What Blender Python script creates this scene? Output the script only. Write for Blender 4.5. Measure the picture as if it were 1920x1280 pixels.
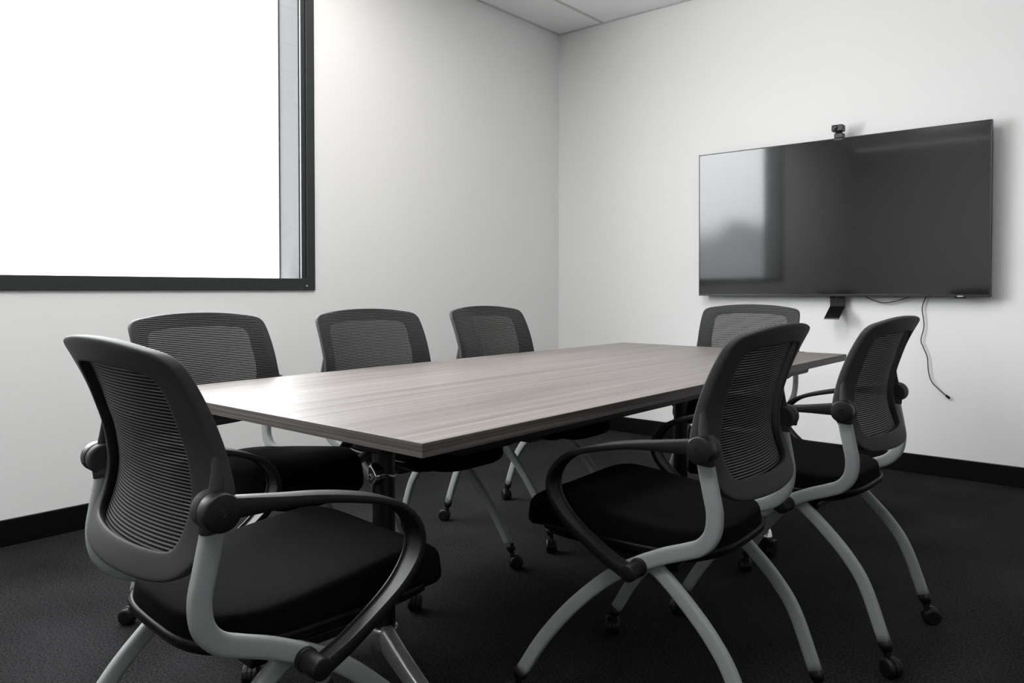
import bpy, bmesh, math, random
from mathutils import Vector
random.seed(7)
for o in list(bpy.data.objects):
    bpy.data.objects.remove(o)
sc = bpy.context.scene
COL = sc.collection
PI = math.pi

# ------------------------------------------------------------------ camera
cam_d = bpy.data.cameras.new('camera')
cam_d.sensor_fit = 'HORIZONTAL'; cam_d.sensor_width = 36.0
cam_d.lens = 1416.4 / 1920 * 36
cam_d.shift_y = -67.5 / 1920
cam_d.clip_start = 0.05; cam_d.clip_end = 200
cam = bpy.data.objects.new('camera', cam_d)
cam.location = (0, 0, 1.0126)
cam.rotation_euler = (PI / 2 - 0.0208, 0, 0.70237)
COL.objects.link(cam); sc.camera = cam

# ------------------------------------------------------------------ view
sc.view_settings.view_transform = 'Standard'
sc.view_settings.look = 'None'
sc.view_settings.gamma = 1.0
sc.view_settings.use_curve_mapping = False
sc.view_settings.exposure = 0.0
sc.cycles.sample_clamp_indirect = 6.0

# ------------------------------------------------------------------ world: overcast sky over a low dark tree line
SKY = 18.5
w = bpy.data.worlds.new('overcast_sky'); sc.world = w; w.use_nodes = True
nt = w.node_tree; nt.nodes.clear()
def N(t, typ, **kw):
    n = t.nodes.new(typ)
    for k, v in kw.items():
        setattr(n, k, v)
    return n
tc = N(nt, 'ShaderNodeTexCoord'); sep = N(nt, 'ShaderNodeSeparateXYZ')
nt.links.new(tc.outputs['Generated'], sep.inputs[0])
nz = N(nt, 'ShaderNodeTexNoise'); nz.inputs['Scale'].default_value = 9.0; nz.inputs['Detail'].default_value = 4
nt.links.new(tc.outputs['Generated'], nz.inputs['Vector'])
ma = N(nt, 'ShaderNodeMath', operation='MULTIPLY_ADD'); ma.inputs[1].default_value = -0.16; ma.inputs[2].default_value = 0.055
nt.links.new(nz.outputs['Fac'], ma.inputs[0])
ad = N(nt, 'ShaderNodeMath', operation='ADD')
nt.links.new(sep.outputs['Z'], ad.inputs[0]); nt.links.new(ma.outputs[0], ad.inputs[1])
rp = N(nt, 'ShaderNodeValToRGB')
rp.color_ramp.elements[0].position = 0.0; rp.color_ramp.elements[0].color = (0.17, 0.175, 0.18, 1)
# bright ground glow below the horizon, added to lift the ceiling
gm = N(nt, 'ShaderNodeMath', operation='LESS_THAN'); gm.inputs[1].default_value = -0.02
nt.links.new(sep.outputs['Z'], gm.inputs[0])
gx = N(nt, 'ShaderNodeMix', data_type='RGBA'); gx.inputs['B'].default_value = (0.95, 0.95, 0.95, 1)
nt.links.new(gm.outputs[0], gx.inputs['Factor'])
rp.color_ramp.elements[1].position = 0.30; rp.color_ramp.elements[1].color = (1.0, 1.0, 1.02, 1)
e = rp.color_ramp.elements.new(0.03); e.color = (0.62, 0.64, 0.66, 1)
nt.links.new(ad.outputs[0], rp.inputs['Fac'])
bg = N(nt, 'ShaderNodeBackground'); bg.inputs['Strength'].default_value = SKY
nt.links.new(rp.outputs['Color'], gx.inputs['A']); nt.links.new(gx.outputs['Result'], bg.inputs['Color'])
wo = N(nt, 'ShaderNodeOutputWorld'); nt.links.new(bg.outputs[0], wo.inputs['Surface'])

# ------------------------------------------------------------------ room measures (metres)
XW = -3.448      # window wall
YT = 4.627       # screen wall
XR = 1.7; YB = -3.0
ZC = 2.934
WY0, WY1, WZ0, WZ1 = -0.13, 2.422, 1.010, 2.76     # window opening

# portal guides the sky light through the window opening
pl = bpy.data.lights.new('window_portal', 'AREA'); pl.shape = 'RECTANGLE'
pl.size = WZ1 - WZ0; pl.size_y = WY1 - WY0
pl.cycles.is_portal = True
po = bpy.data.objects.new('window_portal', pl); COL.objects.link(po)
po.location = (XW - 0.02, (WY0 + WY1) / 2, (WZ0 + WZ1) / 2); po.rotation_euler = (0, -PI / 2, 0)

# ------------------------------------------------------------------ materials
MATS = {}
def mat(name, base, rough=0.5, metal=0.0, spec=0.5, noise=None, bump=None, coat=None, emit=None, vary=0.0):
    if name in MATS: return MATS[name]
    m = bpy.data.materials.new(name); m.use_nodes = True
    t = m.node_tree; b = t.nodes['Principled BSDF']
    b.inputs['Base Color'].default_value = (*base, 1)
    b.inputs['Roughness'].default_value = rough
    b.inputs['Metallic'].default_value = metal
    b.inputs['Specular IOR Level'].default_value = spec
    if coat:
        b.inputs['Coat Weight'].default_value = coat[0]; b.inputs['Coat Roughness'].default_value = coat[1]
    if emit:
        b.inputs['Emission Color'].default_value = (*emit[0], 1); b.inputs['Emission Strength'].default_value = emit[1]
    co = N(t, 'ShaderNodeTexCoord')
    nz = N(t, 'ShaderNodeTexNoise'); nz.inputs['Scale'].default_value = noise or 40.0; nz.inputs['Detail'].default_value = 3
    t.links.new(co.outputs['Object'], nz.inputs['Vector'])
    r = N(t, 'ShaderNodeMapRange')
    v = vary if vary else 0.06
    r.inputs['To Min'].default_value = 1 - v; r.inputs['To Max'].default_value = 1 + v
    r.inputs['From Min'].default_value = 0.3; r.inputs['From Max'].default_value = 0.7
    t.links.new(nz.outputs['Fac'], r.inputs['Value'])
    mx = N(t, 'ShaderNodeVectorMath', operation='SCALE'); mx.inputs[0].default_value = base
    t.links.new(r.outputs[0], mx.inputs['Scale']); t.links.new(mx.outputs[0], b.inputs['Base Color'])
    if bump:
        bp = N(t, 'ShaderNodeBump'); bp.inputs['Strength'].default_value = bump[0]; bp.inputs['Distance'].default_value = bump[1]
        t.links.new(nz.outputs['Fac'], bp.inputs['Height']); t.links.new(bp.outputs[0], b.inputs['Normal'])
    MATS[name] = m
    return m

M_WALL = mat('wall_paint', (0.855, 0.848, 0.845), 0.75, noise=260, bump=(0.06, 0.001), vary=0.008)
M_WALLD = mat('wall_grey_low_fill', (0.42, 0.42, 0.42), 0.7, noise=260, bump=(0.06, 0.001), vary=0.008)  # unseen right wall, kept grey to hold back fill light
M_CEIL = mat('ceiling_tile_white', (0.94, 0.945, 0.945), 0.9, noise=180, bump=(0.25, 0.002), vary=0.03)
M_GRID = mat('ceiling_bar_white', (0.60, 0.60, 0.60), 0.5)
M_BASE = mat('skirting_black', (0.0025, 0.0025, 0.0025), 0.4, spec=0.25)
M_FRAME = mat('window_aluminium_charcoal', (0.035, 0.037, 0.038), 0.38, metal=0.3, noise=90)
M_REVEAL = mat('reveal_grey', (0.05, 0.0505, 0.052), 0.7, spec=0.1)
M_BLACK = mat('black_plastic', (0.0030, 0.0030, 0.0030), 0.46, spec=0.32, noise=300, bump=(0.05, 0.0003))
M_BACK = mat('charcoal_plastic', (0.033, 0.0335, 0.034), 0.62, spec=0.14, noise=400, bump=(0.06, 0.0003))
M_PAN = mat('seat_shell_plastic', (0.0030, 0.0030, 0.0030), 0.40, spec=0.12)
M_TUBE = mat('silver_painted_steel', (0.25, 0.266, 0.266), 0.5, metal=0.0, spec=0.3, noise=900, vary=0.05)
M_CHROME = mat('polished_aluminium', (0.58, 0.58, 0.59), 0.31, metal=0.82, noise=30)
M_POL = mat('polished_die_cast', (0.8, 0.8, 0.8), 0.16, metal=1.0, noise=30)
M_FAB = mat('black_seat_fabric', (0.0026, 0.0026, 0.0027), 0.95, spec=0.07, noise=900, bump=(0.5, 0.0008), vary=0.5)
M_STEEL = mat('black_powder_coated_steel', (0.003, 0.003, 0.003), 0.45, spec=0.3)
M_SCREW = mat('screw_black_steel', (0.02, 0.02, 0.02), 0.25, metal=0.6)
M_SCREWW = mat('screw_pale_steel', (0.7, 0.7, 0.7), 0.3, metal=0.3)
M_SILVER = mat('silver_plate', (0.55, 0.56, 0.57), 0.3, metal=0.4)
M_CABLE = mat('cable_grey', (0.05, 0.05, 0.055), 0.5)
M_LENS = mat('lens_glass_black', (0.003, 0.003, 0.003), 0.05)
M_CAMB = mat('camera_body_charcoal', (0.022, 0.023, 0.023), 0.4)
M_LAMP = mat('lamp_diffuser', (0.9, 0.88, 0.85), 0.5, emit=((1.0, 0.86, 0.72), 40.0))

def carpet():
    m = bpy.data.materials.new('charcoal_loop_carpet'); m.use_nodes = True
    t = m.node_tree; b = t.nodes['Principled BSDF']
    co = N(t, 'ShaderNodeTexCoord')
    n1 = N(t, 'ShaderNodeTexNoise'); n1.inputs['Scale'].default_value = 420; n1.inputs['Detail'].default_value = 3
    n2 = N(t, 'ShaderNodeTexNoise'); n2.inputs['Scale'].default_value = 165; n2.inputs['Detail'].default_value = 4
    n3 = N(t, 'ShaderNodeTexNoise'); n3.inputs['Scale'].default_value = 2.2; n3.inputs['Detail'].default_value = 2
    for n in (n1, n2, n3): t.links.new(co.outputs['Object'], n.inputs['Vector'])
    a = N(t, 'ShaderNodeMath', operation='ADD'); t.links.new(n1.outputs['Fac'], a.inputs[0]); t.links.new(n2.outputs['Fac'], a.inputs[1])
    a2 = N(t, 'ShaderNodeMath', operation='MULTIPLY_ADD'); a2.inputs[1].default_value = 0.35
    t.links.new(n3.outputs['Fac'], a2.inputs[0]); t.links.new(a.outputs[0], a2.inputs[2])
    r = N(t, 'ShaderNodeValToRGB')
    r.color_ramp.elements[0].position = 0.36; r.color_ramp.elements[0].color = (0.002, 0.002, 0.0022, 1)
    r.color_ramp.elements[1].position = 0.62; r.color_ramp.elements[1].color = (0.031, 0.031, 0.0325, 1)
    mr = N(t, 'ShaderNodeMapRange'); mr.inputs['From Min'].default_value = 0.6; mr.inputs['From Max'].default_value = 1.75
    t.links.new(a2.outputs[0], mr.inputs['Value']); t.links.new(mr.outputs[0], r.inputs['Fac'])
    t.links.new(r.outputs['Color'], b.inputs['Base Color'])
    b.inputs['Roughness'].default_value = 1.0; b.inputs['Specular IOR Level'].default_value = 0.1
    bp = N(t, 'ShaderNodeBump'); bp.inputs['Strength'].default_value = 0.8; bp.inputs['Distance'].default_value = 0.004
    t.links.new(a.outputs[0], bp.inputs['Height']); t.links.new(bp.outputs[0], b.inputs['Normal'])
    return m
M_CARPET = carpet()

def wood(name, c0, c1, rough, stripes, bands):
    """laminate with long grain running along the object's Y (or any direction: stripes across X and Z)"""
    m = bpy.data.materials.new(name); m.use_nodes = True
    t = m.node_tree; b = t.nodes['Principled BSDF']
    co = N(t, 'ShaderNodeTexCoord'); mp = N(t, 'ShaderNodeMapping'); mp.inputs['Scale'].default_value = stripes
    t.links.new(co.outputs['Object'], mp.inputs['Vector'])
    n1 = N(t, 'ShaderNodeTexNoise'); n1.inputs['Scale'].default_value = 1.0; n1.inputs['Detail'].default_value = 6; n1.inputs['Roughness'].default_value = 0.65
    t.links.new(mp.outputs[0], n1.inputs['Vector'])
    mp2 = N(t, 'ShaderNodeMapping'); mp2.inputs['Scale'].default_value = bands
    t.links.new(co.outputs['Object'], mp2.inputs['Vector'])
    n2 = N(t, 'ShaderNodeTexNoise'); n2.inputs['Scale'].default_value = 1.0; n2.inputs['Detail'].default_value = 2
    t.links.new(mp2.outputs[0], n2.inputs['Vector'])
    mx = N(t, 'ShaderNodeMath', operation='MULTIPLY_ADD'); mx.inputs[1].default_value = 0.5
    t.links.new(n2.outputs['Fac'], mx.inputs[0])
    h = N(t, 'ShaderNodeMath', operation='MULTIPLY'); h.inputs[1].default_value = 0.5
    t.links.new(n1.outputs['Fac'], h.inputs[0]); t.links.new(h.outputs[0], mx.inputs[2])
    r = N(t, 'ShaderNodeValToRGB')
    r.color_ramp.elements[0].position = 0.38; r.color_ramp.elements[0].color = (*c0, 1)
    r.color_ramp.elements[1].position = 0.62; r.color_ramp.elements[1].color = (*c1, 1)
    t.links.new(mx.outputs[0], r.inputs['Fac']); t.links.new(r.outputs['Color'], b.inputs['Base Color'])
    b.inputs['Roughness'].default_value = rough; b.inputs['Specular IOR Level'].default_value = 0.36
    bp = N(t, 'ShaderNodeBump'); bp.inputs['Strength'].default_value = 0.08; bp.inputs['Distance'].default_value = 0.0006
    t.links.new(n1.outputs['Fac'], bp.inputs['Height']); t.links.new(bp.outputs[0], b.inputs['Normal'])
    return m
M_TOP = wood('grey_oak_laminate', (0.118, 0.104, 0.098), (0.212, 0.192, 0.184), 0.42, (150, 1.6, 150), (42, 0.6, 42))
M_EDGE = wood('grey_oak_edge_band', (0.033, 0.030, 0.028), (0.135, 0.122, 0.114), 0.5, (3.0, 3.0, 420), (1.0, 1.0, 170))

def net():
    """woven back net: opaque warp rows with see-through weft gaps between them"""
    m = bpy.data.materials.new('black_woven_net'); m.use_nodes = True
    t = m.node_tree; b = t.nodes['Principled BSDF']
    uv = N(t, 'ShaderNodeUVMap'); sp = N(t, 'ShaderNodeSeparateXYZ'); t.links.new(uv.outputs[0], sp.inputs[0])
    def fr(sock, per):
        d = N(t, 'ShaderNodeMath', operation='DIVIDE'); d.inputs[1].default_value = per
        f = N(t, 'ShaderNodeMath', operation='FRACT'); t.links.new(sock, d.inputs[0]); t.links.new(d.outputs[0], f.inputs[0]); return f.outputs[0]
    def lt(sock, v):
        l = N(t, 'ShaderNodeMath', operation='LESS_THAN'); l.inputs[1].default_value = v; t.links.new(sock, l.inputs[0]); return l.outputs[0]
    gap = lt(fr(sp.outputs['Y'], 0.0056), 0.45)        # 1 inside a gap row
    hole = lt(fr(sp.outputs['X'], 0.0036), 0.34)       # 1 in the open part of the gap
    al = N(t, 'ShaderNodeMath', operation='MULTIPLY'); t.links.new(gap, al.inputs[0]); t.links.new(hole, al.inputs[1])
    # thick threads close the holes when the net is seen at a slant
    geo = N(t, 'ShaderNodeNewGeometry'); dt = N(t, 'ShaderNodeVectorMath', operation='DOT_PRODUCT')
    t.links.new(geo.outputs['Incoming'], dt.inputs[0]); t.links.new(geo.outputs['True Normal'], dt.inputs[1])
    ab = N(t, 'ShaderNodeMath', operation='ABSOLUTE'); t.links.new(dt.outputs['Value'], ab.inputs[0])
    pw = N(t, 'ShaderNodeMath', operation='POWER'); pw.inputs[1].default_value = 2.3; t.links.new(ab.outputs[0], pw.inputs[0])
    al2 = N(t, 'ShaderNodeMath', operation='MULTIPLY'); t.links.new(al.outputs[0], al2.inputs[0]); t.links.new(pw.outputs[0], al2.inputs[1])
    inv = N(t, 'ShaderNodeMath', operation='SUBTRACT'); inv.inputs[0].default_value = 1.0; t.links.new(al2.outputs[0], inv.inputs[1])
    t.links.new(inv.outputs[0], b.inputs['Alpha'])
    mx = N(t, 'ShaderNodeMix', data_type='RGBA')
    mx.inputs['A'].default_value = (0.004, 0.004, 0.0043, 1); mx.inputs['B'].default_value = (0.12, 0.122, 0.126, 1)
    t.links.new(gap, mx.inputs['Factor']); t.links.new(mx.outputs['Result'], b.inputs['Base Color'])
    b.inputs['Roughness'].default_value = 0.6; b.inputs['Specular IOR Level'].default_value = 0.04
    return m
M_NET = net()

def glass():
    m = bpy.data.materials.new('window_glass'); m.use_nodes = True
    t = m.node_tree; t.nodes.clear()
    tr = N(t, 'ShaderNodeBsdfTransparent'); gl = N(t, 'ShaderNodeBsdfGlossy'); gl.inputs['Roughness'].default_value = 0.02
    lw = N(t, 'ShaderNodeLayerWeight'); lw.inputs['Blend'].default_value = 0.5
    pw = N(t, 'ShaderNodeMath', operation='POWER'); pw.inputs[1].default_value = 4.0; t.links.new(lw.outputs['Facing'], pw.inputs[0])
    fr = N(t, 'ShaderNodeMath', operation='MULTIPLY_ADD'); fr.inputs[1].default_value = 0.4; fr.inputs[2].default_value = 0.035
    t.links.new(pw.outputs[0], fr.inputs[0])
    mx = N(t, 'ShaderNodeMixShader'); o = N(t, 'ShaderNodeOutputMaterial')
    tr.inputs['Color'].default_value = (0.97, 0.98, 0.975, 1)
    t.links.new(fr.outputs[0], mx.inputs[0]); t.links.new(tr.outputs[0], mx.inputs[1]); t.links.new(gl.outputs[0], mx.inputs[2])
    t.links.new(mx.outputs[0], o.inputs['Surface'])
    return m
M_GLASS = glass()
def screen():
    m = bpy.data.materials.new('screen_panel_black'); m.use_nodes = True
    t = m.node_tree; b = t.nodes['Principled BSDF']
    b.inputs['Base Color'].default_value = (0.002, 0.002, 0.0022, 1)
    b.inputs['Roughness'].default_value = 0.24
    b.inputs['Specular IOR Level'].default_value = 0.14
    b.inputs['Coat Weight'].default_value = 1.0; b.inputs['Coat Roughness'].default_value = 0.055; b.inputs['Coat IOR'].default_value = 1.62
    co = N(t, 'ShaderNodeTexCoord'); n = N(t, 'ShaderNodeTexNoise'); n.inputs['Scale'].default_value = 5
    t.links.new(co.outputs['Object'], n.inputs['Vector'])
    r = N(t, 'ShaderNodeMapRange'); r.inputs['To Min'].default_value = 0.045; r.inputs['To Max'].default_value = 0.075
    t.links.new(n.outputs['Fac'], r.inputs['Value']); t.links.new(r.outputs[0], b.inputs['Coat Roughness'])
    return m
M_SCREEN = screen()

# ------------------------------------------------------------------ builders
def link(name, verts, faces, m, parent=None, smooth=False, uvs=None):
    me = bpy.data.meshes.new(name); me.from_pydata([tuple(v) for v in verts], [], faces); me.update()
    bm = bmesh.new(); bm.from_mesh(me); bmesh.ops.recalc_face_normals(bm, faces=bm.faces); bm.to_mesh(me); bm.free()
    if uvs:
        l = me.uv_layers.new(name='UVMap')
        for lp in me.loops: l.data[lp.index].uv = uvs[lp.vertex_index]
    if smooth:
        for p in me.polygons: p.use_smooth = True
    o = bpy.data.objects.new(name, me); COL.objects.link(o)
    if m: me.materials.append(m)
    if parent: o.parent = parent
    return o
def bevel(o, wd, seg=2):
    b = o.modifiers.new('bevel', 'BEVEL'); b.width = wd; b.segments = seg; b.limit_method = 'ANGLE'; b.angle_limit = math.radians(35)
    return o
def boxd(x0, x1, y0, y1, z0, z1, n0=0):
    v = [(x, y, z) for z in (z0, z1) for y in (y0, y1) for x in (x0, x1)]
    f = [(0, 2, 3, 1), (4, 5, 7, 6), (0, 1, 5, 4), (2, 6, 7, 3), (0, 4, 6, 2), (1, 3, 7, 5)]
    return v, [tuple(i + n0 for i in q) for q in f]
def boxes(name, bs, m, parent=None, bv=0.0):
    V, F = [], []
    for b in bs:
        v, f = boxd(*b, n0=len(V)); V += v; F += f
    o = link(name, V, F, m, parent)
    if bv: bevel(o, bv)
    return o
def join(parts):
    V, F = [], []
    for v, f in parts:
        n = len(V); V += list(v); F += [tuple(i + n for i in q) for q in f]
    return V, F
def lathe(c, axis, prof, n=24):
    """prof: list of (distance along axis, radius); closed with end caps"""
    a = Vector(axis).normalized(); u = a.orthogonal().normalized(); w_ = a.cross(u); c = Vector(c)
    V, F = [], []
    for d, r in prof:
        for k in range(n):
            t = 2 * PI * k / n
            V.append(c + a * d + (u * math.cos(t) + w_ * math.sin(t)) * r)
    for i in range(len(prof) - 1):
        for k in range(n):
            F.append((i * n + k, i * n + (k + 1) % n, (i + 1) * n + (k + 1) % n, (i + 1) * n + k))
    F.append(tuple(range(n))[::-1]); F.append(tuple((len(prof) - 1) * n + k for k in range(n)))
    return V, F
def rcyl(c, axis, r, h, ch=0.0015, n=24):
    return lathe(c, axis, [(0, r - ch), (ch * .3, r - ch * .3), (ch, r), (h - ch, r), (h - ch * .3, r - ch * .3), (h, r - ch)], n)
def section(a, b, p=2.6, n=16):
    out = []
    for k in range(n):
        t = 2 * PI * k / n; c, s = math.cos(t), math.sin(t)
        out.append((a * math.copysign(abs(c) ** (2 / p), c), b * math.copysign(abs(s) ** (2 / p), s)))
    return out
def sweep(P, side, sizes, p=2.6, n=16):
    """P centre line, side: fixed reference axis, sizes: per point (half along side, half along normal)"""
    V, F = [], []
    P = [Vector(q) for q in P]; side = Vector(side).normalized()
    for i, q in enumerate(P):
        t = (P[min(i + 1, len(P) - 1)] - P[max(i - 1, 0)]).normalized()
        sd = (side - t * side.dot(t)).normalized(); nn = t.cross(sd)
        a, b = sizes[i] if isinstance(sizes, list) else sizes
        for (x, y) in section(a, b, p, n): V.append(q + sd * x + nn * y)
    m = len(P)
    for i in range(m - 1):
        for k in range(n):
            F.append((i * n + k, i * n + (k + 1) % n, (i + 1) * n + (k + 1) % n, (i + 1) * n + k))
    F.append(tuple(range(n))[::-1]); F.append(tuple((m - 1) * n + k for k in range(n)))
    return V, F
def band(P, side, sizes):
    V, F = [], []
    P = [Vector(q) for q in P]; side = Vector(side).normalized(); n = 16
    for i, q in enumerate(P):
        t = (P[min(i + 1, len(P) - 1)] - P[max(i - 1, 0)]).normalized()
        sd = (side - t * side.dot(t)).normalized(); nn = t.cross(sd)
        a, b = sizes[i]; c = .0022; g = min(.0045, b * .5)
        for x, y in ((-a, -b + 2 * c), (-a + c * .6, -b + c * .6), (-a + 2 * c, -b), (0, -b - .0006), (a - 2 * c, -b), (a - c * .6, -b + c * .6), (a, -b + 2 * c), (a, b - c),
                     (a - c * .5, b), (a - 1.6 * c, b), (a - 2.4 * c, b - g), (0, b - g), (-a + 2.4 * c, b - g), (-a + 1.6 * c, b), (-a + c * .5, b), (-a, b - c)):
            V.append(q + sd * x + nn * y)
    m = len(P)
    for i in range(m - 1):
        for k in range(n): F.append((i * n + k, i * n + (k + 1) % n, (i + 1) * n + (k + 1) % n, (i + 1) * n + k))
    F.append(tuple(range(n))[::-1]); F.append(tuple((m - 1) * n + k for k in range(n)))
    return V, F
def catmull(P, k=6):
    P = [Vector(q) for q in P]; out = []
    for i in range(len(P) - 1):
        p0 = P[i - 1] if i else P[0] * 2 - P[1]; p1, p2 = P[i], P[i + 1]
        p3 = P[i + 2] if i + 2 < len(P) else P[-1] * 2 - P[-2]
        for j in range(k):
            t = j / k
            out.append(0.5 * ((2 * p1) + (p2 - p0) * t + (2 * p0 - 5 * p1 + 4 * p2 - p3) * t * t + (3 * p1 - p0 - 3 * p2 + p3) * t ** 3))
    out.append(P[-1]); return out
def mir(vf): return [(-v[0], v[1], v[2]) for v in map(tuple, vf[0])], vf[1]
def sm(vf, s): return vf if s > 0 else mir(vf)
def interp(tab, x):
    if x <= tab[0][0]: return tab[0][1]
    for (a, b), (c, d) in zip(tab, tab[1:]):
        if x <= c: return b + (d - b) * (x - a) / (c - a)
    return tab[-1][1]
def thing(name, label, cat, loc=(0, 0, 0), rz=0, group=None):
    o = bpy.data.objects.new(name, None); COL.objects.link(o); o.empty_display_size = 0.1
    o.location = loc; o.rotation_euler = (0, 0, rz); o['label'] = label; o['category'] = cat
    if group: o['group'] = group
    return o
def tag(o, label, cat, group=None):
    o['label'] = label; o['category'] = cat
    if group: o['group'] = group
    return o
def struct(o): o['kind'] = 'structure'; return o

# ================================================================== the room
struct(boxes('floor', [(XW - .3, XR + .2, YB - .2, YT + .2, -.1, 0)], M_CARPET))
T = 0.14
struct(boxes('wall_left', [(XW - T, XW, YB - .2, WY0, 0, ZC), (XW - T, XW, WY1, YT, 0, ZC),
                           (XW - T, XW, WY0, WY1, 0, WZ0), (XW - T, XW, WY0, WY1, WZ1, ZC)], M_WALL))
struct(boxes('wall_back', [(XW - T, XR + .2, YT, YT + .15, 0, ZC)], M_WALL))
struct(boxes('wall_right', [(XR, XR + .15, YB, YT, 0, ZC)], M_WALLD))
struct(boxes('wall_front', [(XW, XR + .15, YB - .15, YB, 0, ZC)], M_WALL))
# ceiling of lay-in tiles: thin recesses between the tiles are the bars
tiles = []
xs = [XW, -3.05] + [-3.05 + .655 * i for i in range(1, 9)]
xs = [x for x in xs if x < XR] + [XR]
for i in range(len(xs) - 1):
    tiles.append((xs[i] + .011, xs[i + 1] - .011, YB, YT, ZC + .004, ZC + .03))
ce = struct(boxes('ceiling', tiles + [(XW - .3, XR + .2, YB - .2, YT + .2, ZC + .03, ZC + .1)], M_CEIL, bv=0.003))
bars = [(x - .0115, x + .0115, YB, YT, ZC + .001, ZC + .03) for x in xs[1:-1]]
boxes('ceiling_bar', bars, M_GRID, ce)
struct(boxes('trim_1', [(XW, XW + .018, YB, YT, ZC - .002, ZC + .004)], M_GRID))
struct(boxes('trim_2', [(XW + .018, XR, YT - .018, YT, ZC - .002, ZC + .004)], M_GRID))
bw = struct(boxes('baseboard_left', [(XW, XW + .014, YB, YT, 0, .105)], M_BASE, bv=0.003))
struct(boxes('baseboard_back', [(XW + .014, XR, YT - .014, YT, 0, .105)], M_BASE, bv=0.003))
struct(boxes('baseboard_right', [(XR - .014, XR, YB, YT - .014, 0, .105)], M_BASE, bv=0.003))

# ---- window: charcoal aluminium frame, deep pale outer reveal, one pane
fw = 0.062
win = boxes('window_1', [(XW - .05, XW + .012, WY0, WY1, WZ0, WZ0 + fw), (XW - .05, XW + .012, WY0, WY1, WZ1 - fw, WZ1),
                         (XW - .05, XW + .012, WY1 - .052, WY1, WZ0 + fw, WZ1 - fw), (XW - .05, XW + .012, WY0, WY0 + .052, WZ0 + fw, WZ1 - fw)],
            M_FRAME, bv=0.002)
struct(win)
boxes('glazing_bead', [(XW - .010, XW + .004, WY1 - .080, WY1 - .0535, WZ0 + fw, WZ1 - fw),
                       (XW - .010, XW + .004, WY0 + .0535, WY0 + .080, WZ0 + fw, WZ1 - fw)], M_FRAME, win, bv=0.0015)
boxes('window_pane', [(XW - .0152, XW - .0106, WY0 + .0535, WY1 - .0535, WZ0 + fw + .001, WZ1 - fw - .001)], M_GLASS, win)
boxes('outer_reveal', [(XW - .19, XW - .016, WY1 - .083, WY1 - .0535, WZ0 + fw + .001, WZ1 - fw - .001),
                       (XW - .19, XW - .016, WY0 + .0535, WY0 + .083, WZ0 + fw + .001, WZ1 - fw - .001)], M_REVEAL, win)
boxes('outer_bead', [(XW - .20, XW - .19, WY1 - .090, WY1 - .053, WZ0 + fw, WZ1 - fw), (XW - .20, XW - .19, WY0 + .053, WY0 + .090, WZ0 + fw, WZ1 - fw)], M_FRAME, win)
v = rcyl((XW + .0115, 2.368, 1.034), (1, 0, 0), .0042, .003, ch=.0008, n=12)
link('frame_screw', *v, M_SCREWW, win, smooth=True)

PANEL_E = 14.0
# ---- recessed ceiling downlight near the window wall (above the frame of the photo)
def downlight(x, y, label):
    t = thing('ceiling_downlight', label, 'ceiling light', (x, y, ZC))
    link('trim_ring', *lathe((0, 0, -.012), (0, 0, 1), [(0, .075), (.001, .088), (.012, .09)], 32), M_CEIL, t, smooth=True)
    link('lamp_disc', *lathe((0, 0, -.0135), (0, 0, 1), [(0, .060), (.0013, .062)], 32), M_LAMP, t)
    ld = bpy.data.lights.new('downlight_lamp', 'SPOT'); ld.energy = LAMP_W; ld.color = (1.0, 0.90, 0.82)
    ld.spot_size = math.radians(140); ld.spot_blend = 0.7; ld.shadow_soft_size = 0.05
    lo = bpy.data.objects.new('downlight_lamp', ld); COL.objects.link(lo); lo.parent = t; lo.location = (0, 0, -.03)
LAMP_W = 2.6
downlight(-2.95, 2.42, 'round recessed ceiling downlight close to the window wall')
def panel(x, y, label):  # overhead fill panels added out of view to lift and even the walls
    t = thing('ceiling_fill_panel', label, 'ceiling light', (x, y, ZC))
    boxes('panel_frame', [(-.30, .30, -.60, -.585, -.008, .0035), (-.30, .30, .585, .60, -.008, .0035), (-.30, -.285, -.585, .585, -.008, .0035), (.285, .30, -.585, .585, -.008, .0035)], M_GRID, t)
    boxes('panel_diffuser', [(-.285, .285, -.585, .585, -.004, .0035)], M_PANEL, t)
M_PANEL = mat('fill_panel_glow', (0.9, 0.9, 0.9), 0.5, emit=((1.0, 0.99, 0.98), PANEL_E))
panel(-.30, -.35, 'added ceiling fill light panel, out of view to the right of the viewer')
panel(-1.80, 2.05, 'added ceiling fill light panel, out of view above the table')
panel(-1.85, -.75, 'added ceiling fill light panel, out of view behind the viewer')

# ================================================================== wall screen
V_ = YT - .085
tv = thing('wall_screen', 'large black flat wall-mounted screen reflecting the window', 'television', (-1.439, V_, 0.974))
tv.rotation_euler = (math.radians(0.6), 0, 0)
tw, th = 0.81, 0.908
boxes('housing', [(-tw, tw, .004, .030, 0, th)], M_BLACK, tv, bv=.004)
boxes('rear_housing', [(-tw + .16, tw - .12, .030, .058, .03, th - .2)], M_BLACK, tv, bv=.01)
boxes('screen_panel', [(-tw + .006, tw - .006, .0, .005, .014, th - .006)], M_SCREEN, tv)
boxes('bezel', [(-tw, tw, -.002, .006, .0, .0135), (-tw, tw, -.002, .006, th - .0055, th), (-tw, -tw + .0055, -.002, .006, .0135, th - .0055),
                (tw - .0055, tw, -.002, .006, .0135, th - .0055)], mat('bezel_dark_metal', (0.05, 0.052, 0.054), 0.25, metal=0.7), tv, bv=.001)
boxes('badge_holder', [(.645, .70, .0, .016, -.006, .001)], M_BLACK, tv, bv=.001)
o = boxes('badge_plate', [(.660, .687, -.0035, -.0015, .0015, .0075)], M_SILVER, tv); o['label'] = 'small silver badge plate'
boxes('wall_mount', [(-.30, .30, .058, .0845, .25, .60)], M_STEEL, tv, bv=.003)

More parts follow.
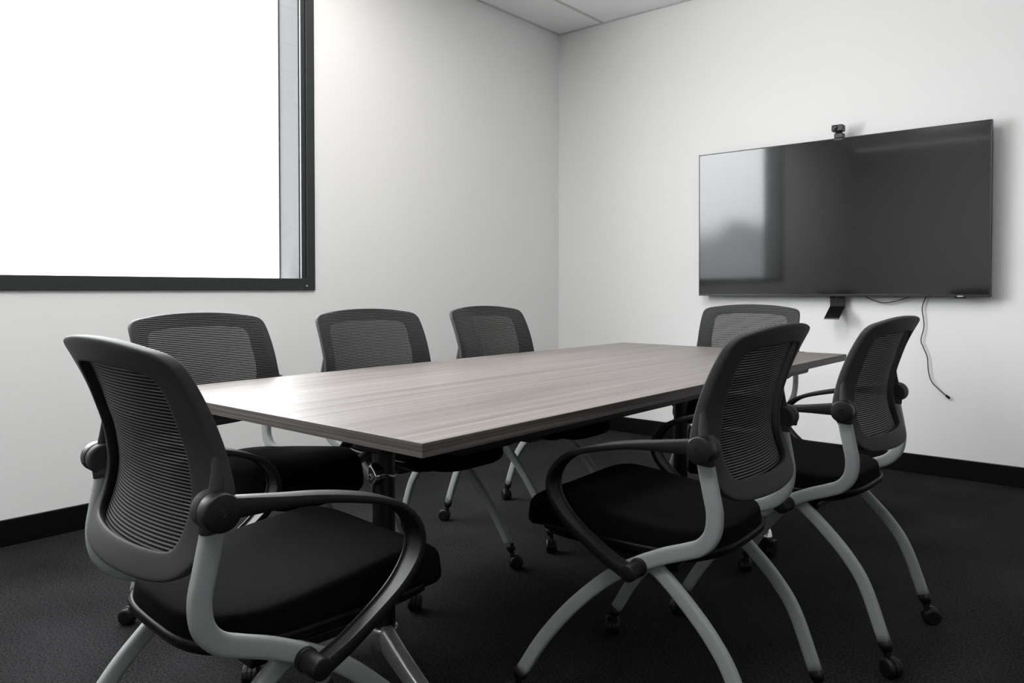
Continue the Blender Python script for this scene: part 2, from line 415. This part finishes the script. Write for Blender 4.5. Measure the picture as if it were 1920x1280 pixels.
# bracket below the screen
bk = thing('folded_bracket', 'black folded metal bracket sticking out below the middle of the screen', 'bracket', (-1.398, YT - .035, .975))
bx = .041
Vv = [(-bx, 0, .12), (bx, 0, .12), (bx, 0, -.060), (-bx, 0, -.060), (bx, -.105, -.128), (-bx, -.105, -.128)]
F_ = [(0, 1, 2, 3), (3, 2, 4, 5)]
o = link('bracket_plate', Vv, F_, M_STEEL, bk)
s = o.modifiers.new('thickness', 'SOLIDIFY'); s.thickness = .006; s.offset = 0
boxes('bracket_lip', [(-bx, bx, -.108, -.102, -.132, -.124)], mat('pale_steel_edge', (0.12, 0.12, 0.12), .35, metal=.5), bk)  # lip in a paler grey than the plate
boxes('bracket_slot', [(-.006, .006, -.0045, -.0031, -.04, .0), (-.030, -.024, -.0045, -.0031, -.035, -.010), (.024, .030, -.0045, -.0031, -.035, -.010)], M_SCREW, bk)
boxes('bracket_mount', [(-.03, .03, .003, .0345, .02, .11)], M_STEEL, bk)

# conference camera on top of the screen
wc = thing('conference_camera', 'small dark conference camera on the top edge of the screen', 'camera', (-1.383, V_, 1.882))
boxes('camera_mount', [(-.024, .026, -.012, -.0035, -.014, .001), (-.024, .026, -.012, .026, .0015, .028)], M_CAMB, wc, bv=.003)
boxes('camera_neck', [(-.017, .017, -.008, .014, .028, .036)], M_BLACK, wc, bv=.002)
bdy = boxes('camera_body', [(-.031, .031, -.038, .016, .0365, .073)], M_CAMB, wc, bv=.004)
link('lens_ring', *rcyl((-.010, -.044, .055), (0, 1, 0), .0145, .0065, n=28), M_BLACK, bdy, smooth=True)
link('lens', *rcyl((-.010, -.0455, .055), (0, 1, 0), .009, .002, n=24), M_LENS, bdy, smooth=True)
link('tilt_hinge', *rcyl((.0305, -.012, .052), (1, 0, 0), .006, .003, n=16), M_BLACK, bdy, smooth=True)

# cables
def cable(name, pts, y, r, label, plug=True):
    t = thing(name, label, 'cable', (pts[-1][0], y, pts[-1][1]))
    b = Vector(t.location)
    P = catmull([Vector((x, yy, z)) - b for x, yy, z in [(p[0], p[2] if len(p) > 2 else y, p[1]) for p in pts]], 5)
    link('cable_sheath', *sweep(P, (0, 1, 0), (r, r), 2, 10), M_CABLE, t, smooth=True)
    if plug:
        d = (P[-1] - P[-4]).normalized()
        link('plug', *sweep([P[-1] - d * .004, P[-1] + d * .004, P[-1] + d * .018, P[-1] + d * .024], (0, 1, 0), [(.003, .003), (.0045, .0065), (.0045, .0065), (.004, .005)], 3.5, 14), M_BLACK, t, smooth=True)
YC = YT - .016
cable('dangling_cable', [(-.935, 1.02), (-.941, .972), (-.958, .913), (-.95, .846), (-.949, .802), (-.962, .738), (-.951, .70), (-.93, .643), (-.924, .571), (-.908, .514), (-.871, .473), (-.838, .444)],
      YC, .0028, 'thin grey cable dangling down the wall from the screen, plug at its end')
cable('looped_cable', [(-1.26, 1.0), (-1.241, .97), (-1.193, .949), (-1.156, .939), (-1.096, .947), (-1.023, .971), (-.98, .995)],
      YT - .03, .0028, 'short dark cable sagging in a loop just under the bottom edge of the screen', plug=False)

# ================================================================== table
TX0, TX1, TY0, TY1, TZ, TH = -2.150, -1.012, 0.942, 3.454, .732, .027
CX = (TX0 + TX1) / 2
tb = thing('conference_table', 'long rectangular conference table with grey oak laminate top on black columns and chrome feet', 'table', (CX, (TY0 + TY1) / 2, 0))
bx0, by0 = CX, (TY0 + TY1) / 2
hx, hy = (TX1 - TX0) / 2, (TY1 - TY0) / 2
e_ = .0022
bevel(boxes('tabletop', [(-hx + e_, hx - e_, -hy + e_, hy - e_, TZ - TH + .0004, TZ)], M_TOP, tb), .0008, 1)
o = boxes('edge_banding', [(-hx, hx, -hy, -hy + e_, TZ - TH, TZ - .0003), (-hx, hx, hy - e_, hy, TZ - TH, TZ - .0003),
                       (-hx, -hx + e_, -hy + e_, hy - e_, TZ - TH, TZ - .0003), (hx - e_, hx, -hy + e_, hy - e_, TZ - TH, TZ - .0003)], M_EDGE, tb)
o['label'] = 'darker striped edge band around the tabletop'
zt = TZ - TH
YL = (1.330 - by0, 3.022 - by0)
for s in (-1, 1):
    xr = .452 if s > 0 else -.395
    rd = 0 if s > 0 else .014
    Vr = []
    for x in (xr - .02, xr + .02):
        Vr += [(x, -hy + .165, zt - .0005), (x, hy - .165, zt - .0005), (x, hy - .175, zt - .022), (x, hy - .20, zt - .044 + rd), (x, -hy + .20, zt - .044 + rd), (x, -hy + .175, zt - .022)]
    Fr = [(0, 1, 2, 3, 4, 5), (11, 10, 9, 8, 7, 6)] + [(i, (i + 1) % 6, 6 + (i + 1) % 6, 6 + i) for i in range(6)]
    bevel(link('side_rail', Vr, Fr, M_STEEL, tb), .002)
boxes('centre_beam', [(-.045, .045, YL[0] + .05, YL[1] - .05, zt - .075, zt - .02)], M_STEEL, tb, bv=.004)
for k, yl in enumerate(YL):
    boxes('cross_beam', [(-.43, .43, yl - .035, yl + .035, zt - .060, zt - .0005)], M_STEEL, tb, bv=.004)
    boxes('hinge_block', [(-.06, .06, yl - .055, yl + .055, zt - .125, zt - .061)], M_STEEL, tb, bv=.006)
    link('column', *rcyl((0, yl, .102), (0, 0, 1), .0305, zt - .125 - .103, ch=.001, n=36), M_STEEL, tb, smooth=True)
    hub_ = link('foot_hub', *lathe((0, yl, .040), (0, 0, 1), [(0, .026), (.004, .031), (.050, .034), (.060, .037), (.0615, .035)], 32), M_CHROME, tb, smooth=True)
    hub_['label'] = 'polished chrome foot hub'
    # polished cast feet; the near left one bends behind the seat in front
    tips = [[(0, 0), (.16, -.078), (.32, -.150), (.48, -.218)]]
    tips.append([(0, 0), (-.085, -.115), (-.20, -.20), (-.42, -.235)] if k == 0 else [(0, 0), (-.16, -.088), (-.32, -.170), (-.475, -.245)])
    for tp in tips:
        P = []
        zz = [.070, .076, .080, .080]
        for (dx, dy), z in zip(tp, zz): P.append((dx, yl + dy, z))
        P = catmull(P, 6)
        # start outside of the hub
        P = [p for p in P if math.hypot(p.x, p.y - yl) > .022]
        n_ = len(P)
        sz = [(.019 - .004 * i / n_, .040 - .024 * (i / n_)) for i in range(n_)]
        V, F = [], []
        nn = 28
        for i, q in enumerate(P):
            t_ = (P[min(i + 1, n_ - 1)] - P[max(i - 1, 0)]).normalized(); sd = t_.cross(Vector((0, 0, 1))).normalized(); up = sd.cross(t_)
            for (a, b) in section(sz[i][0], sz[i][1], 5.0, nn):
                fl = 1.0 if b > 0 else 1.0 - .35 * abs(b) / sz[i][1]
                V.append(q + sd * a * fl + up * b)
        for i in range(n_ - 1):
            for j in range(nn): F.append((i * nn + j, i * nn + (j + 1) % nn, (i + 1) * nn + (j + 1) % nn, (i + 1) * nn + j))
        F.append(tuple(range(nn))[::-1]); F.append(tuple((n_ - 1) * nn + j for j in range(nn)))
        ft = link('table_foot', V, F, M_CHROME, tb, smooth=True); ft['label'] = 'polished chrome table foot'
        tip = P[-1]
        link('foot_tip', *lathe((tip.x, tip.y, .066), (0, 0, 1), [(0, .022), (.014, .020), (.034, .013), (.040, .009)], 20), M_POL, ft, smooth=True)
        V1 = join([rcyl((tip.x - .028, tip.y, .028), (1, 0, 0), .028, .022, ch=.004), rcyl((tip.x + .006, tip.y, .028), (1, 0, 0), .028, .022, ch=.004),
                   boxd(tip.x - .030, tip.x + .030, tip.y - .022, tip.y + .018, .036, .0655)])
        link('caster', *V1, M_BLACK, ft)
# clamp lever on the near column, pointing to the near end of the table
yl = YL[0]
Vc = []
for yy, q in ((yl - .052, .82), (yl - .042, 1.0), (yl - .018, .95)):
    for (a, b) in ((-.020, .014), (-.016, .030), (-.006, .034), (.012, .016), (.020, .004), (.018, -.012), (-.004, -.030), (-.018, -.024)):
        Vc.append((a * q + .014, yy, .520 + b * q))
Fc = [tuple(range(8))[::-1], tuple(range(16, 24))]
for L in range(2):
    for k in range(8): Fc.append((L * 8 + k, L * 8 + (k + 1) % 8, (L + 1) * 8 + (k + 1) % 8, (L + 1) * 8 + k))
cl = bevel(link('clamp_lever', Vc, Fc, M_POL, tb), .003, 2); cl['label'] = 'polished metal clamp on the column'
link('clamp_bolt', *rcyl((.010, yl - .0555, .518), (0, 1, 0), .0085, .006, n=20), M_CHROME, cl, smooth=True)
link('clamp_socket', *rcyl((.010, yl - .0565, .518), (0, 1, 0), .0045, .003, n=6), M_SCREW, cl)
link('clamp_pin', *rcyl((.030, yl - .012, .520), (1, 0, 0), .004, .030, ch=.0006, n=12), M_CHROME, tb, smooth=True)

# ================================================================== chairs
EDGE = [(.520, -.150), (.545, -.158), (.580, -.160), (.619, -.140), (.65, -.129), (.696, -.121), (.769, -.131), (.839, -.157), (.898, -.187), (.936, -.210)]
def by(x, z):
    # smooth S-shaped profile; the middle sits further back than the edges
    e = sum(interp(EDGE, z + d) * wq for d, wq in ((-.024, .15), (-.012, .2), (0, .3), (.012, .2), (.024, .15)))
    k = .050 if z < .80 else .050 - (z - .80) * .17
    return e - k * (1 - min(1, abs(x) / .25) ** 2)
OUT = [(0, .9395), (.06, .9383), (.12, .9345), (.17, .9285), (.217, .9205), (.2365, .907), (.2425, .882), (.2450, .82), (.246, .76), (.250, .712), (.2475, .680), (.237, .650), (.224, .620), (.207, .593), (.176, .5765), (.12, .569), (0, .566)]
INN = [(0, .893), (.052, .8925), (.100, .8905), (.142, .8865), (.165, .881), (.176, .869), (.1795, .848), (.1815, .80), (.182, .755), (.181, .715), (.178, .684), (.1745, .660), (.1705, .638), (.162, .6195), (.135, .6130), (.065, .6115), (0, .611)]
def spl(T_, k=3): return [(p.x, p.y) for p in catmull([Vector((a, b, 0)) for a, b in T_], k)]
def make_back(root):
    O, I = spl(OUT), spl(INN)
    O = O + [(-x, z) for x, z in O[-2:0:-1]]; I = I + [(-x, z) for x, z in I[-2:0:-1]]
    n = len(O)
    # ring section: (u from outer 0 to inner 1, depth behind the front face)
    sec = [(.0, .003), (.02, .0008), (.08, 0), (.4, 0), (.66, 0), (.71, .0006), (.78, .004), (.93, .011), (.985, .0145), (.98, .0175), (.86, .0190), (.5, .020), (.16, .022), (.05, .0215), (.0, .018)]
    V, F = [], []
    for (xo, zo), (xi, zi) in zip(O, I):
        for u, d in sec:
            x = xo + (xi - xo) * u; z = zo + (zi - zo) * u
            # flange deeper at the rim
            V.append((x, by(x, z) - d, z))
    m = len(sec)
    for i in range(n):
        for j in range(m):
            F.append((i * m + j, i * m + (j + 1) % m, ((i + 1) % n) * m + (j + 1) % m, ((i + 1) % n) * m + j))
    fr = link('back_frame', V, F, M_BACK, root, smooth=True)
    sb = fr.modifiers.new('smooth', 'SUBSURF'); sb.levels = 1; sb.render_levels = 1
    # net stretched over the front of the frame
    V, F, U = [], [], []
    R_, C_ = 44, 22
    half = [(z, x) for x, z in reversed(O[:n // 2 + 1])]
    for i in range(R_ + 1):
        z = .575 + (.9335 - .575) * i / R_
        hw = interp(half, z) * .99
        if z > .932: hw = max(.03, interp(half, z) * .97)
        for j in range(C_ + 1):
            x = hw * (2 * j / C_ - 1)
            V.append((x, by(x, z) + (.0005 if 0 < j < C_ and i < R_ else -.007), z)); U.append((x, z))
    for i in range(R_):
        for j in range(C_):
            a = i * (C_ + 1) + j; F.append((a, a + 1, a + C_ + 2, a + C_ + 1))
    ne = link('back_net', V, F, M_NET, fr, smooth=True, uvs=U); ne['label'] = 'see-through woven net with fine horizontal rows'
    for s in (-1, 1):
        # moulded gusset from the frame edge to the arm hub
        Pg = [(.236, -.152, .800), (.240, -.150, .765), (.2435, -.152, .730), (.2435, -.156, .700), (.238, -.158, .678)]
        link('frame_gusset', *sm(sweep(catmull(Pg, 4), (1, 0, 0), [(.004 + .006 * i / 16, .004 + .012 * i / 16) for i in range(17)], 2.5, 12), s), M_BACK, fr, smooth=True)
    return fr
def seat_outline(k, n=56, grow=0.0):
    out = []
    for i in range(n):
        t = 2 * PI * i / n; c, s = math.cos(t), math.sin(t); p = 4.2 if s > 0 else 4.4
        x = (.206 + grow) * math.copysign(abs(c) ** (2 / 3.6), c); y = .268 * math.copysign(abs(s) ** (2 / p), s)
        y += math.copysign(grow, s) * abs(s)
        if s < 0: x *= 1 - .05 * abs(s)
        out.append((x * (1 - k), .112 + y * (1 - k)))
    return out
def make_seat(root):
    n = 56
    def g(x, y):
        r = .032 * min(1, max(0, (y + .05) / .30))
        if y > .255: r -= .036 * ((y - .255) / .12) ** 2
        return r - .004 * (1 - (x / .21) ** 2)
    def droop(y): return .026 * (max(0, y - .20) / .17) ** 2
    rings = [(.06, .443, 0), (.02, .445, 0), (0, .453, .15), (0, .463, .35), (.006, .474, .6), (.012, .485, .8), (.022, .4915, .92), (.042, .4950, 1), (.08, .4970, 1), (.13, .4988, 1), (.20, .500, 1), (.40, .5015, 1), (.7, .502, 1)]
    V, F = [], []
    for k, z, gw in rings:
        for x, y in seat_outline(k, n): V.append((x, y, z + g(x, y) * gw - droop(y)))
    V.append((0, .112, .502 + g(0, .112))); V.append((0, .112, .443))
    m = len(rings)
    for i in range(m - 1):
        for j in range(n): F.append((i * n + j, i * n + (j + 1) % n, (i + 1) * n + (j + 1) % n, (i + 1) * n + j))
    for j in range(n):
        F.append(((m - 1) * n + j, (m - 1) * n + (j + 1) % n, m * n)); F.append(((j + 1) % n, j, m * n + 1))
    cu = link('seat_cushion', V, F, M_FAB, root, smooth=True); cu['label'] = 'black fabric seat cushion'
    # shell below with a rounded lip standing proud at the rear
    V, F = [], []
    pr = [(.30, .406, 0), (.16, .412, 0), (.05, .428, .002), (.0, .439, .005), (0, .446, .007), (0, .4515, .005), (.012, .4515, .002), (.03, .446, .0), (.10, .4425, .0)]
    for k, z, gr in pr:
        for x, y in seat_outline(k, n, gr):
            if y > .270: y = .270 + (y - .270) * .10
            q = min(1, max(0, (-.115 - y) / .02)); x *= 1 + .05 * q * q * (3 - 2 * q)
            V.append((x, y, z + (.005 * q if z > .44 else 0)))
    V.append((0, .112, .406)); V.append((0, .112, .4425)); m = len(pr)
    for i in range(m - 1):
        for j in range(n): F.append((i * n + j, i * n + (j + 1) % n, (i + 1) * n + (j + 1) % n, (i + 1) * n + j))
    for j in range(n):
        F.append(((j + 1) % n, j, m * n)); F.append(((m - 1) * n + j, (m - 1) * n + (j + 1) % n, m * n + 1))
    link('seat_shell', V, F, M_PAN, root, smooth=True)
ARM = [  # y, z, x centre, half width, half thickness
 (-.160, .697, .2625, .0135, .0170), (-.110, .693, .2625, .0140, .0135), (-.060, .689, .2625, .016, .0098), (.0, .6825, .261, .0195, .0075),
 (.06, .671, .259, .0225, .0070), (.12, .655, .257, .0245, .0064),
 (.165, .635, .256, .026, .0064), (.196, .604, .256, .026, .0064),
 (.207, .570, .256, .0255, .0066), (.197, .535, .258, .0235, .0070), (.165, .498, .261, .0205, .0085), (.12, .465, .262, .0180, .0100),
 (.06, .430, .263, .0170, .0115), (.012, .408, .263, .0165, .0125)]
def caster(P, parent, s, yaw):
    x, y, z = P
    d = Vector((math.sin(yaw), math.cos(yaw), 0)); ax = Vector((d.y, -d.x, 0))
    c = Vector((x, y, .025)) + d * .013
    parts = [lathe(c - ax * .021, ax, [(0, .018), (.002, .0225), (.006, .025), (.014, .025), (.016, .023), (.0165, .012)], 22),
             lathe(c + ax * .0045, ax, [(0, .012), (.0005, .023), (.0025, .025), (.0105, .025), (.0145, .0225), (.0165, .018)], 22),
             rcyl(c - ax * .008, ax, .011, .016, n=12),
             rcyl((x, y, .028), (0, 0, 1), .0085, .034, n=14),
             lathe(c - ax * .0045, ax, [(0, .0265), (.009, .0265)], 22)]
    return link('caster', *join(parts), M_BLACK, parent, smooth=False)
def make_chair(label, group):
    t = thing('mesh_back_chair', label, 'chair', (0, 0, 0), 0, group)
    make_seat(t); make_back(t)
    boxes('seat_support', [(-.16, .16, -.06, .17, .388, .4075)], M_STEEL, t, bv=.004)
    link('cross_tube', *rcyl((-.212, 0, .408), (1, 0, 0), .0155, .424, n=20), M_TUBE, t, smooth=True)
    for s in (-1, 1):
        # grey side tube from arm hub down and forward to the pivot
        Pt = [(.234, -.154, .668), (.234, -.157, .645), (.233, -.166, .600), (.230, -.173, .555), (.226, -.166, .512), (.221, -.141, .481), (.218, -.105, .463), (.217, -.06, .445), (.218, -.02, .426), (.2195, .004, .414)]
        tu = link('side_tube', *sm(sweep(catmull(Pt, 5), (1, 0, 0), (.0105, .0174), 3.8, 24), s), M_TUBE, t, smooth=True)
        tu['label'] = 'silver grey side tube'
        parts = [rcyl((.2245, -.157, .691), (1, 0, 0), .0285, .0235, ch=.004, n=32),
                 sweep([(.236, -.157, .672), (.235, -.156, .664), (.234, -.1555, .656)], (1, 0, 0), (.0125, .0190), 2.8, 18)]
        hb = link('arm_hub', *sm(join(parts), s), M_BACK, t); bevel(hb, .001, 1)
        for p in hb.data.polygons: p.use_smooth = len(p.vertices) == 4
        link('hub_cover', *sm(rcyl((.2490, -.157, .691), (1, 0, 0), .0285, .0275, ch=.003, n=32), s), M_BLACK, hb, smooth=True)
        link('hub_screw', *sm(join([lathe((.2757, -.157, .691), (1, 0, 0), [(0, .0075), (.0010, .0075), (.0012, .005), (.0005, .0045)], 20)]), s), M_SCREW, hb)
        A = catmull([(q[2], q[0], q[1]) for q in ARM], 5)
        W = catmull([(q[3], q[4], 0) for q in ARM], 5)
        ar = link('armrest', *sm(band(A, (1, 0, 0), [(q.x, q.y) for q in W]), s), M_BLACK, t, smooth=True)
        ar.data.set_sharp_from_angle(angle=math.radians(38))
        link('pivot_cap', *sm(join([rcyl((.232, .0, .410), (1, 0, 0), .0185, .051, ch=.003, n=28), rcyl((.228, 0, .410), (1, 0, 0), .0200, .010, ch=.001, n=28)]), s), M_BLACK, t, smooth=True)
        fl = [(.206, -.004, .418), (.206, .05, .387), (.209, .109, .343), (.214, .19, .264), (.220, .264, .172), (.228, .318, .084)]
        rl = [(.200, .004, .416), (.200, -.037, .398), (.2005, -.100, .344), (.202, -.158, .283), (.203, -.202, .214), (.205, -.250, .084)]
        for P, yw in ((fl, .9 * s), (rl, 2.6 * s)):
            PP = catmull(P, 6)
            lg = link('leg', *sm(sweep(PP, (1, 0, 0), (.0105, .0162), 3.8, 24), s), M_TUBE, t, smooth=True); lg['label'] = 'curved silver grey leg'
            q0, q1 = Vector(P[-1]), Vector(P[-2]); d = (q0 - q1).normalized()
            link('leg_socket', *sm(sweep([q0 - d * .004, q0 + d * .010, q0 + d * .024], (1, 0, 0), [(.0118, .0172), (.0118, .0172), (.0105, .0125)], 2.8, 18), s), M_BLACK, lg, smooth=True)
            q = q0 + d * .022
            caster((q.x * s, q.y, q.z), lg, s, yw)
    return t
def dup(root, loc, rz, label, group):
    r = root.copy(); COL.objects.link(r); r.location = loc; r.rotation_euler = (0, 0, rz); r['label'] = label
    r['group'] = group
    for ch in list(root.children):
        c = ch.copy(); COL.objects.link(c); c.parent = r
        for g in ch.children:
            d = g.copy(); COL.objects.link(d); d.parent = c
    return r
GRP = 'mesh back chairs around the conference table'
SPOTS = [
 (-1.276, .731, -.071, 'black mesh-back chair in the left foreground, back to the viewer, at the near table end'),
 (-.853, 1.652, 1.614, 'black mesh-back chair in the right foreground, at the right long side of the table'),
 (-.771, 2.352, 1.550, 'rightmost mesh-back chair, farther one on the right long side of the table'),
 (-2.120, 1.228, -1.440, 'mesh-back chair below the window, behind the left foreground chair, facing the table'),
 (-2.095, 1.860, -1.600, 'middle mesh-back chair of the three with their backs to the window wall'),
 (-2.095, 2.545, -1.560, 'mesh-back chair nearest the room corner, along the window wall side of the table'),
 (-1.512, 3.445, 3.225, 'mesh-back chair at the far end of the table, facing the viewer, below the screen')]
ch0 = make_chair(SPOTS[0][3], GRP)
bpy.context.view_layer.update()
for i, (x, y, a, lab) in enumerate(SPOTS):
    if i == 0: ch0.location = (x, y, 0); ch0.rotation_euler = (0, 0, a)
    else: dup(ch0, (x, y, 0), a, lab, GRP)
